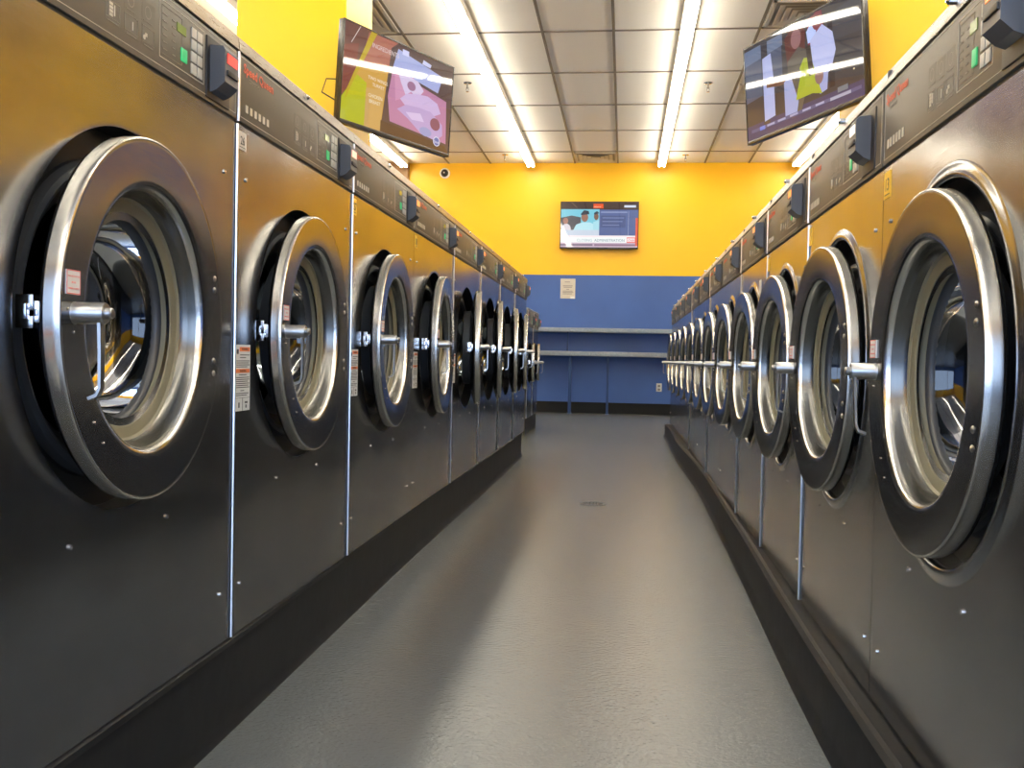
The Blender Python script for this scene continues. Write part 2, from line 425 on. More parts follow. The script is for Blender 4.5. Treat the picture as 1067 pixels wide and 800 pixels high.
    # ---- control panel
    z0 = H + .006; hh = CHH - .008
    bm = BX(g+.002, W-g-.002, -.004, .03, z0, z0+hh, bev=.002)
    box(bm, g, W-g, .002, .03, H, H+.007); 
    ctl = ob('control_panel', bm, M['ctrl'], root)
    Z = lambda v: H + v*sy; X = lambda v: v*sx
    def frame(bm, a, b, c, d, w_, y=.0046):
        box(bm, a, b, -y, -y+.002, d-w_, d); box(bm, a, b, -y, -y+.002, c, c+w_)
        box(bm, a, a+w_, -y, -y+.002, c, d); box(bm, b-w_, b, -y, -y+.002, c, d)
    bm = bmesh.new()
    frame(bm, .012, W-.012, z0+.009, z0+hh-.004, .0012)
    frame(bm, X(.503), X(.675), Z(.030), Z(.126), .0014)
    ob('printed_border', bm, M['line'], ctl, smooth=False)
    bm = bmesh.new()
    frame(bm, X(.511), X(.585), Z(.038), Z(.118), .0006)
    for i in range(6):
        box(bm, X(.515), X(.530), -.0048, -.004, Z(.046+.0115*i), Z(.046+.0115*i)+.0016)
        box(bm, X(.548), X(.560), -.0048, -.004, Z(.046+.0115*i), Z(.046+.0115*i)+.0016)
    text_bm('COMMERCIAL', .0105, .0001, 'LEFT', .9*sx, bm, T(X(.055), .0047, Z(.094)))
    ob('printed_indicator', bm, M['dimline'], ctl, smooth=False)
    for i in range(3):                                                  # six pictograms, each a print on its own field
        for j in range(2):
            a = X(.335+.055*i); c = Z(.074-.037*j) + (.0 if i else .002); wq = X(.042)
            bm = bmesh.new(); box(bm, a-.001, a+wq+.001, -.00412, -.0035, c-.006, c+.028)
            if j == 0:
                lathe(bm, [(.009, .0047), (.0102, .0047)], a+.018, c+.012, 14, mi=1)
                box(bm, a+.004, a+.03, -.0048, -.004, c-.004, c-.0030, 1)
            else:
                for q in ((a, a+wq-.002, c, c+.0007), (a, a+wq-.002, c+.0253, c+.026), (a, a+.0007, c, c+.026), (a+wq-.0027, a+wq-.002, c, c+.026)):
                    box(bm, q[0], q[1], -.0047, -.004, q[2], q[3], 1)
                box(bm, a+.004, a+X(.036), -.0048, -.004, c-.005, c-.0040, 1)
                if i == 0:
                    for k in range(4): box(bm, a+.009, a+.019, -.0050, -.004, c+.003+.0055*k, c+.0075+.0055*k, 2)
                    box(bm, a+.022, a+.026, -.0050, -.004, c+.006, c+.022, 2)
                elif i == 1: box(bm, a+.022, a+.026, -.0050, -.004, c+.005, c+.018, 2)
                else: lathe(bm, [(.0042, .0050), (.0001, .0051)], a+.006, c+.007, 12, mi=2); box(bm, a+.008, a+.016, -.0050, -.004, c+.009, c+.015, 2)
            ob('pictogram', bm, [M['ctrl'], M['dimline'], M['line']], ctl, smooth=False)
    for i in range(6): ob('cycle_icon', BX(X(.040+.0235*i), X(.040+.0235*i)+.012*sx, -.0050, -.004, Z(.030), Z(.045)), M['line'], ctl, smooth=False)
    ob('brand_lettering', text_bm('Speed Queen', .026, .0002, 'LEFT', 1.18*sx, None, T(X(.026), .0048, Z(.107)), .0006), M['red'], ctl, smooth=False)
    ob('display', BX(X(.566), X(.600), -.0052, -.003, Z(.092), Z(.107)), M['lcd'], ctl, smooth=False)
    ob('start_button', BX(X(.581), X(.604), -.0060, -.003, Z(.046), Z(.069), bev=.0008), M['green'], ctl)
    for i in range(2):
        for j in range(4):
            ob('key', BX(X(.621+.0245*i), X(.621+.0245*i)+.0205*sx, -.0058, -.003, Z(.036+.0212*j), Z(.036+.0212*j)+.0178*sy, bev=.0006), M['keys'], ctl)
    # ---- card reader
    a, b, c, d = X(.695)+rdx, X(.695)+rdx+.062, Z(.034)+rdz, Z(.110)+rdz*.5
    bm = BX(a-.012, b+.030, -.007, .0, Z(.012), Z(.124), bev=.002)
    rd = ob('card_reader', bm, M['black'], root)
    bm = bmesh.new()
    pr = [(-.004, c-.012), (-.004, d), (-.032, d-.003), (-.036, d-.010), (-.036, c+.008), (-.020, c-.006)]
    A = [bm.verts.new((a, y_, z_)) for y_, z_ in pr]; B = [bm.verts.new((b, y_, z_)) for y_, z_ in pr]
    bm.faces.new(A); bm.faces.new(B)
    for i in range(len(pr)): bm.faces.new((A[i], A[(i+1) % 6], B[(i+1) % 6], B[i]))
    ob('reader_housing', bm, M['reader'], rd, smooth=False)
    ob('reader_display', BX(a+.010, b-.008, -.0372, -.035, c+.044, c+.062), M['redled'], rd, smooth=False)
    ob('card_slot', BX(a+.008, b-.005, -.0390, -.034, c+.022, c+.031, bev=.0008), M['black'], rd)
    # ---- cap along the top with bolts
    zc = H + CHH
    bm = bmesh.new(); pr = [(.004, zc), (-.006, zc+.002), (-.006, zc+.004), (slope, zc+CAPH-.003), (slope+.004, zc+CAPH), (.10, zc+CAPH), (.10, zc)]
    A = [bm.verts.new((g, y_, z_)) for y_, z_ in pr]; B = [bm.verts.new((W-g, y_, z_)) for y_, z_ in pr]
    bm.faces.new(A); bm.faces.new(B)
    for i in range(len(pr)): bm.faces.new((A[i], A[(i+1) % 7], B[(i+1) % 7], B[i]))
    ob('top_cap', bm, M['cap'], root, ang=30)
    bm = bmesh.new(); lathe(bm, [(.0065, -.004), (.0065, .008), (.0030, .012)], W*.50, zc+CAPH*.62, 10, cap1=True)
    ob('cap_bolt', bm, M['chrome'], root)
    # ---- screws of the front panel
    for x_, z_ in ((.056, H-.104), (W-.053, H-.107), (W*.665, .29), (W*.31, .293), (W-.05, .10), (.05, .10)):
        ob('panel_screw', LA([(.0042, -.001), (.0040, .0028), (.0012, .0034)], x_, z_, 10, cap1=True), M['chrome'], root)
    return root

def warning_label(parent, x, z, w_, h):
    o = ob('warning_label', BX(x, x+w_, -.0012, .0006, z, z+h), M['label'], parent, smooth=False)
    tag(o, 'white warning label with orange bars')
    bm = bmesh.new(); box(bm, x+w_*.27, x+w_*.96, -.0016, -.001, z+h*.90, z+h*.965); box(bm, x+w_*.03, x+w_*.96, -.0016, -.001, z+h*.575, z+h*.635)
    ob('warning_bar', bm, M['orange'], o, smooth=False)
    bm = bmesh.new()
    text_bm('WARNING', h*.055, .0001, 'CENTER', .95, bm, T(x+w_*.62, .0017, z+h*.915)); text_bm('WARNING', h*.055, .0001, 'CENTER', .95, bm, T(x+w_*.5, .0017, z+h*.587))
    for k, (yy, a, b) in enumerate([(.84, .3, .95), (.80, .3, .7), (.75, .06, .95), (.72, .06, .9), (.69, .06, .95), (.66, .06, .8), (.54, .25, .75), (.50, .06, .93), (.47, .06, .95), (.44, .06, .85), (.41, .06, .95), (.38, .06, .90), (.35, .06, .95), (.30, .35, .6), (.26, .06, .9), (.23, .06, .8)]):
        box(bm, x+w_*a, x+w_*b, -.0015, -.001, z+h*yy, z+h*(yy+.012))
    box(bm, x, x+w_, -.0015, -.001, z+h*.195, z+h*.2); box(bm, x+w_*.49, x+w_*.51, -.0015, -.001, z+h*.0, z+h*.2)
    box(bm, x+w_*.08, x+w_*.2, -.0015, -.001, z+h*.86, z+h*.93); box(bm, x+w_*.22, x+w_*.30, -.0015, -.001, z+h*.05, z+h*.13); box(bm, x+w_*.66, x+w_*.84, -.0015, -.001, z+h*.11, z+h*.14); box(bm, x+w_*.70, x+w_*.78, -.0015, -.001, z+h*.04, z+h*.09)
    ob('warning_print', bm, M['ink'], o, smooth=False)
def number_tag(parent, x, z, w_, h, m, s, label):
    o = ob('number_tag', BX(x, x+w_, -.0014, .0006, z, z+h), m, parent, smooth=False); tag(o, label)
    if s:
        bm = text_bm(s, h*.66, .0001, 'CENTER', .95, None, T(x+w_*.5, .0018, z+h*.28), .0003); box(bm, x+w_*.12, x+w_*.88, -.0018, -.001, z+h*.12, z+h*.15)
        ob('tag_number', bm, M['ink'], o, smooth=False)
    return o

PL, PR = .834, .7561
HL, HR = 1.0292, 1.0057
ZL = lambda k: 1.8837 + (k-1)*PL          # near edge of left washer k
ZRf = lambda k: 1.9422 + k*PR             # far edge (its left side when facing it) of right washer k
protoL = washer('washing_machine', PL, HL, .622, .141, .030, 1.03, 1., 1.)
protoR = washer('washing_machine', PR, HR, .624, .152, .050, 1.025, .83, 1.09, ch=.6, slope=.014, rdx=.034, rdz=.010)
warning_label(protoL, .012, .455, .078, .135)

ordw = ['nearest', 'second', 'third', 'fourth', 'fifth', 'sixth', 'seventh', 'eighth', 'ninth', 'tenth', 'eleventh', 'twelfth']
ajL = [2.0, 1.5, 2.0, 3.25, 7.5, 7.5, 7.25, 4.75]
edgeL = {1, 2, 4, 5, 6, 7}
LED = {0: 'redled', 1: 'paleled', 2: 'amberled', 3: 'amberled'}
def set_mat(o, m):
    o.data = o.data.copy(); o.data.materials[0] = m
def build_row(proto, n, locf, rz, aj, edges, side, labf):
    src = proto; out = []
    for k in range(n):
        skip = () if k in edges else ('seam_edge',)
        out.append(dup(src, locf(k), rz, skip))
    def rm(o):
        for c in list(o.children): rm(c)
        bpy.data.objects.remove(o)
    rm(src)
    for k, o in enumerate(out):
        d = kid(o, 'door'); d.rotation_euler = (0, 0, math.radians(aj[k]))
        lev = kid(d, 'handle_lever')
        tag(o, labf(k), 'washing machine', side)
    return out
def labL(k):
    ex = ['with its door cut off by nothing and red reader display, at the picture edge', 'with white number tag 26 and pale reader display', 'with yellow number tag 27, beside washer 26', 'with yellow tag 28 and door ajar'][k] if k < 4 else ''
    if k == 0: return 'largest-looking steel washer in the left row, nearest the viewer, red reader display'
    if k < 4: return 'stainless washer in left row ' + ex
    return 'stainless washer in left row, %s from the viewer, its door ajar and seen edge-on' % ordw[k] if k < 7 else 'stainless washer at the far end of the tall left row, next to smaller washers'
L = build_row(protoL, 8, lambda k: (XL, ZL(k), LB), PI/2, ajL, edgeL, 'stainless washers of the left row', labL)
def labR(k):
    if k == 0: return 'largest-looking steel washer in the right row, nearest the viewer, yellow tag 13'
    if k == 11: return 'stainless washer at the far end of the right row near the back wall'
    return 'stainless front-loading washer, %s from the viewer in the right row' % ordw[k]
edgeR = {1, 2, 3, 5, 7}
ajR = [.8, 2.75, 2.5, 2.25, 2.1, 2.0, 1.9, 1.8, 1.8, 1.7, 1.6, 1.6]
R = build_row(protoR, 12, lambda k: (XR, ZRf(k), RB), -PI/2, ajR, edgeR, 'stainless washers of the right row', labR)
# differences between the washers
for k, mname in LED.items(): set_mat(kid(kid(L[k], 'card_reader'), 'reader_display'), M[mname])
for k in range(4, 8): set_mat(kid(kid(L[k], 'card_reader'), 'reader_display'), M['amberled'])
for k in range(12): set_mat(kid(kid(R[k], 'card_reader'), 'reader_display'), M['whiteled' if k == 1 else 'amberled'])
number_tag(L[1], .013, HL-.047, .040, .036, M['whitetag'], '26', 'pale tag reading 26')
number_tag(L[2], .014, HL-.055, .034, .046, M['yellowtag'], '27', 'yellow tag reading 27')
number_tag(L[3], .014, HL-.055, .034, .046, M['yellowtag'], '28', 'yellow tag reading 28')
number_tag(R[0], .006, HR-.058, .046, .050, M['yellowtag'], '13', 'yellow tag reading 13')
number_tag(R[1], .006, HR-.058, .040, .046, M['yellowtag'], None, 'worn yellow tag')
number_tag(R[2], .006, HR-.058, .040, .046, M['yellowtag'], None, 'worn yellow tag')
o = ob('inspection_label', BX(.55, .60, -.0012, .0006, HR-.20, HR-.07), M['label'], R[3], smooth=False)
tag(o, 'tall pale label beside the door')
for k, a in ((0, 14), (1, -4), (2, -6), (3, 16), (4, 4), (5, 2)):
    lev = kid(kid(R[k], 'door'), 'handle_lever'); 
    lev.rotation_euler = (math.radians(0), math.radians(-a), 0)
    # swing the lever about the barrel axis
    hx_ = -.275*1.025 - .232*1.025
    lev.location = Vector((hx_, 0, 0)) - Matrix.Rotation(math.radians(-a), 3, 'Y') @ Vector((hx_, 0, 0))
# two smaller washers set back past the left row
small = washer('washing_machine', .62, .925, .565, .165, .025, .74, .72, 1.1, .7, 4.)
XS, SB = -.97, CAM_H - .605
s2 = dup(small, (XS, 9.80, SB), PI/2); s3 = dup(small, (XS, 10.42, SB), PI/2)
def rm(o):
    for c in list(o.children): rm(c)
    bpy.data.objects.remove(o)
rm(small)
tag(s2, 'smaller washer just past the tall left row, nearer of the two', 'washing machine', 'smaller washers beyond the left row')
tag(s3, 'smaller washer closest to the blue back wall on the left side', 'washing machine', 'smaller washers beyond the left row')
struct('trim_5', BX(-1.69, XS-.008, 9.79, 11.05, 0, SB-.001), M['base'], 'black plinth under the two smaller washers')

# ------------------------------------------------------------------ strip lights
def strip_light(x, y0, y1):
    z = CH - .010
    r = empty('strip_light', (x, (y0+y1)/2, z)); h = (y1-y0)/2
    bm = bmesh.new(); pr = [(-.056, 0), (-.056, -.062), (-.050, -.066), (.050, -.066), (.056, -.062), (.056, 0)]
    A = [bm.verts.new((px, -h+.004, pz)) for px, pz in pr]; B = [bm.verts.new((px, h-.004, pz)) for px, pz in pr]
    bm.faces.new(A); bm.faces.new(B)
    for i in range(6): bm.faces.new((A[i], A[(i+1) % 6], B[(i+1) % 6], B[i]))
    ob('housing', bm, M['fixture'], r, smooth=False)
    for s in (-1, 1):
        for q in (0, 1):
            a = -h+.02 if q == 0 else .012; b = -.012 if q == 0 else h-.02
            bm = bmesh.new(); tube(bm, [(s*.034, a+.02, -.086), (s*.034, b-.02, -.086)], .0145, 12)
            ob('tube', bm, M['tube'], r)
    for y in (-h+.012, 0, h-.012):
        ob('lamp_holder', BX(-.048, .048, y-.010, y+.010, -.090, -.055, bev=.002), M['fixture'], r)
    return r
rows = [(-3.204, 'outer left', 'above the left washers'), (-1.374, 'middle left', 'along the left of the aisle'), (.456, 'middle right', 'along the right of the aisle'), (2.286, 'outer right', 'above the right washers')]
proto = strip_light(0, 0, 2.44)
for x, rn, wh in rows:
    for k in range(7):
        o = dup(proto, (x, 13.93 - 1.22 - 2.44*k, CH-.010))
        tag(o, 'white twin-tube strip light, %s from the back wall in the %s ceiling row' % (['first', 'second', 'third', 'fourth', 'fifth', 'sixth', 'seventh'][k], rn), 'ceiling light', 'strip lights of the %s ceiling row' % rn)
rm(proto)

# ------------------------------------------------------------------ vents, sprinklers
def vent(x0, x1, y0, y1, label, louvre=True):
    z = CH - .010; cx, cy = (x0+x1)/2, (y0+y1)/2
    r = empty('air_vent', (cx, cy, z)); tag(r, label, 'air vent')
    hx, hy = (x1-x0)/2, (y1-y0)/2
    ob('backing', BX(-hx+.01, hx-.01, -hy+.01, hy-.01, .001, .008), M['ventdark'], r, smooth=False)
    bm = bmesh.new()
    for a, b, c, d in ((-hx, hx, -hy, -hy+.03), (-hx, hx, hy-.03, hy), (-hx, -hx+.03, -hy, hy), (hx-.03, hx, -hy, hy)): box(bm, a, b, c, d, -.006, .004)
    ob('frame', bm, M['vent'], r, smooth=False)
    if louvre:
        for q in (.80, .60, .40, .20):                              # stepped square cones
            bm = bmesh.new()
            A = [bm.verts.new((sx_*hx*q, sy_*hy*q, -.012)) for sx_, sy_ in ((-1,-1), (1,-1), (1,1), (-1,1))]
            B = [bm.verts.new((sx_*hx*(q-.17), sy_*hy*(q-.17), .0)) for sx_, sy_ in ((-1,-1), (1,-1), (1,1), (-1,1))]
            for i in range(4): bm.faces.new((A[i], A[(i+1) % 4], B[(i+1) % 4], B[i]))
            ob('cone', bm, M['vent'], r, smooth=False)
    else:
        for i in range(14):
            y = -hy + .05 + (2*hy-.10)*i/13
            ob('slat', BX(-hx+.03, hx-.03, y-.008, y+.008, -.005, -.002), M['vent'], r, smooth=False)
vent(-.744, -.164, 13.42, 14.0, 'beige ceiling vent just in front of the back wall above the hanging television')
vent(-2.57, -2.0, 7.62, 8.44, 'beige ceiling vent at the left, beside the yellow column')
vent(1.09, 1.66, 7.85, 8.45, 'beige ceiling vent above the right television')
vent(1.09, 1.66, 10.15, 10.85, 'flat slatted ceiling grille left of the right television', False)
def sprinkler(x, y, label):
    r = empty('fire_sprinkler', (x, y, CH)); tag(r, label, 'sprinkler', 'pendent sprinklers in the ceiling')
    def lz(name, prof, m):
        bm = bmesh.new(); lathe(bm, prof, 0, 0, 20, cap0=True, cap1=True); bmesh.ops.rotate(bm, verts=bm.verts, matrix=Matrix.Rotation(PI/2, 3, 'X')); ob(name, bm, m, r)
    # profile radius against drop below the ceiling
    lz('escutcheon', [(.045, 0), (.045, .004), (.036, .012), (.018, .016)], M['chrome'])
    lz('stem', [(.010, .012), (.010, .045), (.014, .048), (.014, .060), (.008, .062)], M['bolt'])
    bm = bmesh.new(); tube(bm, [(-.010, 0, -.060), (-.014, 0, -.075), (0, 0, -.092)], .0028, 6); tube(bm, [(.010, 0, -.060), (.014, 0, -.075), (0, 0, -.092)], .0028, 6)
    ob('yoke', bm, M['bolt'], r)
    lz('deflector', [(.004, .088), (.017, .092), (.017, .095), (.003, .096)], M['chrome'])
sprinkler(-1.66, 10.02, 'pendent sprinkler right of the left television')
sprinkler(-1.70, 13.55, 'pendent sprinkler near the back wall, left of the aisle lights')
sprinkler(.777, 10.12, 'pendent sprinkler between right aisle light and right television')
sprinkler(.766, 13.60, 'pendent sprinkler near the back wall, right of the aisle lights')

# ------------------------------------------------------------------ televisions
TW, TH = 1.11, .64
_cm = {}
def cm(c):
    k = tuple(round(x, 3) for x in c)
    if k not in _cm:
        e = tuple((x**2.2)*.85 for x in c)
        m = mat('screen_colour', (.01, .01, .01), .03, 0, .6, emit=e, estr=1.); m.use_fake_user = False; _cm[k] = m
    return _cm[k]
def hexc(s): return tuple(int(s[i:i+2], 16)/255 for i in (0, 2, 4))
def picture(parent, shapes, W=TW-.02, H=TH-.03):
    """flat coloured shapes on the screen; coordinates 0..1 with the origin top left"""
    mats = []; bm = bmesh.new()
    for i, (kind, dat, col) in enumerate(shapes):
        m = cm(hexc(col)); 
        if m not in mats: mats.append(m)
        mi = mats.index(m); y = -.0212 - .00006*i
        if kind == 'p': pts = dat
        elif kind == 'r': a, b, c, d = dat; pts = [(a, b), (c, b), (c, d), (a, d)]
        elif kind == 'e':
            x, z, rx, rz = dat; pts = [(x+rx*math.cos(2*PI*k/20), z+rz*math.sin(2*PI*k/20)) for k in range(20)]
        elif kind == 't':
            s_, x, z, size = dat; b2 = text_bm(s_, size, .00001, 'LEFT', 1., None, Matrix.Translation((-W/2 + x*W, y, H/2 - z*H + .008)))
            me = bpy.data.meshes.new('t'); b2.to_mesh(me); b2.free(); n0 = len(bm.faces); bm.from_mesh(me); bpy.data.meshes.remove(me)
            bm.faces.ensure_lookup_table()
            for f in bm.faces[n0:]: f.material_index = mi
            continue
        vs = [bm.verts.new((-W/2 + px*W, y, H/2 - pz*H + .008)) for px, pz in pts]
        f = bm.faces.new(vs); f.material_index = mi
    bmesh.ops.triangulate(bm, faces=[f for f in bm.faces if len(f.verts) > 4])
    me = bpy.data.meshes.new('screen')
    for f in bm.faces:
        f.normal_update()
        if f.normal.y > .01: f.normal_flip()
    bm.to_mesh(me); bm.free()
    for m in mats: me.materials.append(m)
    o = bpy.data.objects.new('screen', me); COL.objects.link(o); o.parent = parent; return o
def television(loc, rot, label, shapes, arm=None):
    r = empty('television', loc); r.rotation_euler = rot; tag(r, label, 'television')
    bm = BX(-TW/2, TW/2, -.020, .022, -TH/2, TH/2, bev=.004); box(bm, -TW*.36, TW*.36, .018, .055, -TH*.42, TH*.28, bev=.01)
    ob('casing', bm, M['tvbody'], r)
    bm = bmesh.new()
    for a, b, c, d in ((-TW/2, TW/2, -TH/2, -TH/2+.022), (-TW/2, TW/2, TH/2-.010, TH/2), (-TW/2, -TW/2+.010, -TH/2, TH/2), (TW/2-.010, TW/2, -TH/2, TH/2)):
        box(bm, a, b, -.024, -.018, c, d, bev=.001)
    ob('bezel', bm, M['tvbody'], r)
    picture(r, shapes)
    if arm: arm(r)
    return r
picL = [('r', (0, 0, 1, 1), '55454a'), ('p', [(0, 0), (.30, 0), (.30, 1), (0, 1)], '6c4a44'),
        ('p', [(0, .25), (.12, .18), (.10, .60), (0, .75)], '7e463e'),
        ('p', [(.20, .02), (.48, .0), (.40, .35), (.13, .45)], 'a86a5c'), ('p', [(.12, .42), (.42, .30), (.34, 1), (.0, 1), (.02, .75)], 'c89a4a'),
        ('p', [(.0, .78), (.12, .50), (.20, .55), (.22, 1), (0, 1)], 'b4b428'), ('p', [(.20, .60), (.36, .55), (.34, 1), (.20, 1)], 'c8a060'),
        ('p', [(.22, 0), (.27, 0), (.10, .55), (.03, .80), (.05, .65)], 'b8a030'), ('p', [(.125, 0), (.13, 0), (.06, .2), (.055, .2)], 'd8d0d0'),
        ('p', [(.40, .08), (.46, 0), (1, 0), (1, 1), (.34, 1)], '5c4a48'), ('p', [(.46, .06), (.90, .16), (.86, .36), (.42, .28)], '9fa8d8'),
        ('p', [(.50, .04), (.56, .04), (.56, .10), (.50, .10)], 'c8ccf0'), ('p', [(.70, .06), (.78, .08), (.77, .12), (.69, .11)], 'c0c4e8'),
        ('p', [(.42, .30), (.95, .42), (.97, .90), (.42, .86), (.39, .60)], 'b880a0'), ('p', [(.44, .34), (.62, .30), (.60, .50), (.46, .62)], 'c890b0'),
        ('p', [(.47, .30), (.50, .26), (.56, .30), (.66, .32), (.72, .40), (.66, .52), (.60, .46), (.55, .52), (.50, .40)], 'cfc0e0'),
        ('p', [(.50, .58), (.56, .50), (.66, .46), (.76, .44), (.86, .48), (.90, .58), (.80, .66), (.68, .60), (.58, .66)], 'c8b0d8'),
        ('p', [(.48, .70), (.56, .62), (.68, .60), (.80, .60), (.92, .70), (.93, .82), (.86, .90), (.72, .88), (.58, .76)], 'b8a0cc'),
        ('e', (.85, .72, .05, .07), '8a5868'), ('e', (.60, .40, .04, .05), '9a7090'), ('e', (.76, .84, .06, .05), '9a9cc8'), ('p', [(.56, .70), (.70, .66), (.74, .74), (.62, .76)], 'd0bce0'),
        ('p', [(.34, .88), (.96, .93), (1, 1), (.34, 1)], '5a4436'),
        ('e', (.875, .905, .035, .055), 'd0d4e8'), ('e', (.875, .905, .028, .045), '6870a8'), ('t', ('food', .852, .925, .026), 'f0f0ff'),
        ('t', ('INGREDIENTS', .23, .16, .040), 'd8c8c8'), ('t', ('TWO WINGS', .21, .50, .030), 'e8dccc'), ('t', ('TURKEY', .25, .56, .030), 'e8dccc'), ('t', ('CHICKEN', .22, .68, .030), 'e8e0c8'), ('t', ('BREAST', .23, .74, .030), 'e8e0c8')]
picR = [('r', (0, 0, 1, 1), '3c3a40'), ('p', [(0, .08), (.35, .05), (.35, .55), (0, .6)], '50586e'), ('p', [(0, .04), (.36, .04), (.36, .16), (0, .20)], '6a7690'),
        ('p', [(.72, .12), (1, .05), (1, .40), (.74, .36)], '40424c'), ('r', (0, .85, 1, 1), '3a3a62'), ('r', (.74, .10, .78, .8), '2c2830'),
        ('p', [(.16, .0), (.22, .0), (.22, .9), (.16, .9)], '3e3c44'),
        ('p', [(.17, .20), (.25, .18), (.27, .48), (.27, .84), (.17, .86)], 'a8b0dc'), ('p', [(.20, .46), (.34, .50), (.46, .52), (.46, .56), (.32, .56), (.20, .52)], '6a4638'),
        ('p', [(.38, .12), (.44, .04), (.50, .04), (.56, .12), (.55, .46), (.40, .46)], '5c3434'), ('e', (.48, .17, .045, .10), '8c6468'),
        ('p', [(.40, .36), (.50, .26), (.58, .34), (.58, .60), (.50, .92), (.38, .90)], '5a544e'), ('p', [(.36, .55), (.42, .50), (.48, .80), (.46, .92), (.36, .90)], '9ca4d0'),
        ('p', [(.58, .04), (.70, .02), (.72, .30), (.58, .30)], '7c2c44'), ('p', [(.57, .16), (.62, .08), (.66, .12), (.64, .28), (.58, .28)], 'b4c4f4'), ('e', (.66, .10, .04, .09), '7a3c48'),
        ('p', [(.60, .26), (.70, .16), (.78, .28), (.80, .46), (.76, .62), (.66, .72), (.60, .60)], 'b2b8e4'), ('p', [(.66, .60), (.74, .56), (.72, .80), (.66, .82)], '9aa2d0'),
        ('p', [(.50, .48), (.54, .40), (.60, .42), (.60, .60), (.66, .74), (.68, .82), (.60, .78), (.46, .78), (.47, .72), (.54, .68)], 'a2ac38'), ('p', [(.56, .30), (.60, .30), (.62, .60), (.58, .60)], '38302e'),
        ('e', (.66, .64, .035, .08), '8a6866'),
        ('r', (.04, .895, .98, .93), '54567e'), ('r', (.12, .895, .17, .935), '5c78d0')] + \
       [('r', (a, .90, a+.07, .922), '9a9cc0') for a in (.19, .29, .40, .51, .62)] + [('r', (.80, .83, .88, .88), '6a7480'), ('r', (.74, .90, .90, .93), '9aa0b8'), ('e', (.93, .72, .006, .008), 'f0e8c0')]
picB = [('r', (0, 0, 1, 1), '4a3c38'), ('r', (0, .16, .50, .75), '7cc8dc'), ('p', [(0, .35), (.14, .30), (.26, .34), (.26, .75), (0, .75)], '5a5a60'), ('e', (.07, .60, .06, .12), 'dcd4dc'), ('e', (.06, .42, .035, .07), 'a8786a'),
        ('p', [(.14, .70), (.20, .50), (.28, .45), (.38, .45), (.46, .52), (.48, .75), (.14, .75)], 'b8e4ee'), ('e', (.31, .34, .045, .10), '9a7060'), ('p', [(.26, .26), (.30, .18), (.36, .20), (.37, .27), (.26, .29)], '3c4450'),
        ('e', (.46, .32, .03, .08), '806050'), ('p', [(.42, .44), (.50, .40), (.50, .75), (.42, .75)], 'a8dce8'), ('p', [(.43, .24), (.47, .20), (.50, .25), (.43, .28)], '3c4450'),
        ('r', (.50, .17, 1, .75), '5c6a98'), ('r', (.52, .21, .86, .24), '8c98c0'), ('r', (.52, .30, .84, .56), '525e88'), ('r', (.54, .34, .82, .36), '7c88b0'), ('r', (.54, .42, .80, .44), '7c88b0'), ('r', (.54, .50, .76, .52), '7c88b0'), ('r', (.875, .20, .88, .74), 'a8b0d0'),
        ('r', (0, .62, .5, .76), 'c8d4e4'), ('r', (.0, .74, 1, .78), 'f4e8ec'), ('r', (.86, .78, .98, .90), 'e85c50'),
        ('r', (0, .78, .86, .90), 'f0f4f4'), ('r', (0, .90, 1, 1), 'c8b0c4'), ('r', (.0, .93, .42, .97), '7a6c80'), ('r', (.44, .93, .98, .97), '8c7488'),
        ('r', (.97, .35, 1, .97), 'e05a40'), ('r', (.42, .04, .55, .14), 'e85a30'), ('t', ('BREAKING', .425, .12, .022), 'f8d8c0'), ('r', (.82, .07, .97, .12), 'd4dcf0'), ('p', [(.12, .0), (.14, .0), (.22, .13), (.20, .13)], '6c5c50'),
        ('t', ('ADMINISTRATION', .44, .875, .052), '50788c'), ('t', ('CLOSING', .21, .875, .052), '90b0bc'), ('r', (.865, .80, .965, .88), 'f4e8ec'), ('t', ('CNN', .875, .87, .042), 'd83c40')]
def wv(v): return Vector((v[0], v[2], v[1] + CAM_H))
def armL(r):
    bm = bmesh.new(); box(bm, -.11, .11, .05, .065, -.11, .11, bev=.002)
    ob('mount_plate', bm, M['black'], r)
    inv = r.matrix_basis.inverted()
    a = inv @ Vector(r['_wall']); bm = bmesh.new(); tube(bm, [(0, .06, 0), (0, .14, -.02), tuple(a)], .022, 10)
    ob('mount_arm', bm, M['black'], r)
    bm = bmesh.new(); tube(bm, [(-TW*.36, .03, -.02), (-TW*.52, .05, -.06), (-TW*.53, .07, -.14), (-TW*.40, .06, -.17)], .004, 6)
    ob('cable', bm, M['black'], r)
# pose: yaw about the vertical then a small tilt
def tv_at(pos, yaw, pit, roll, wall, label, pic, TW=1.11, TH=.64):
    # screen faces -Y locally; picture-plane axes follow the solved pose
    r = empty('television', wv(pos)); tag(r, label, 'television')
    Ry = Matrix.Rotation(-yaw, 3, 'Z'); Rx = Matrix.Rotation(-pit, 3, 'X'); Rz = Matrix.Rotation(-roll, 3, 'Y')
    r.rotation_mode = 'XYZ'; r.rotation_euler = (Ry @ Rx @ Rz).to_euler('XYZ')
    r['_wall'] = wall
    bm = BX(-TW/2, TW/2, -.020, .022, -TH/2, TH/2, bev=.004); box(bm, -TW*.36, TW*.36, .018, .055, -TH*.42, TH*.28, bev=.01)
    ob('casing', bm, M['tvbody'], r)
    bm = bmesh.new()
    for a, b, c, d in ((-TW/2, TW/2, -TH/2, -TH/2+.022), (-TW/2, TW/2, TH/2-.010, TH/2), (-TW/2, -TW/2+.010, -TH/2, TH/2), (TW/2-.010, TW/2, -TH/2, TH/2)):
        box(bm, a, b, -.024, -.018, c, d, bev=.001)
    ob('bezel', bm, M['tvbody'], r)
    picture(r, pic, TW-.02, TH-.03)
    bpy.context.view_layer.update(); armL(r); del r['_wall']
    return r
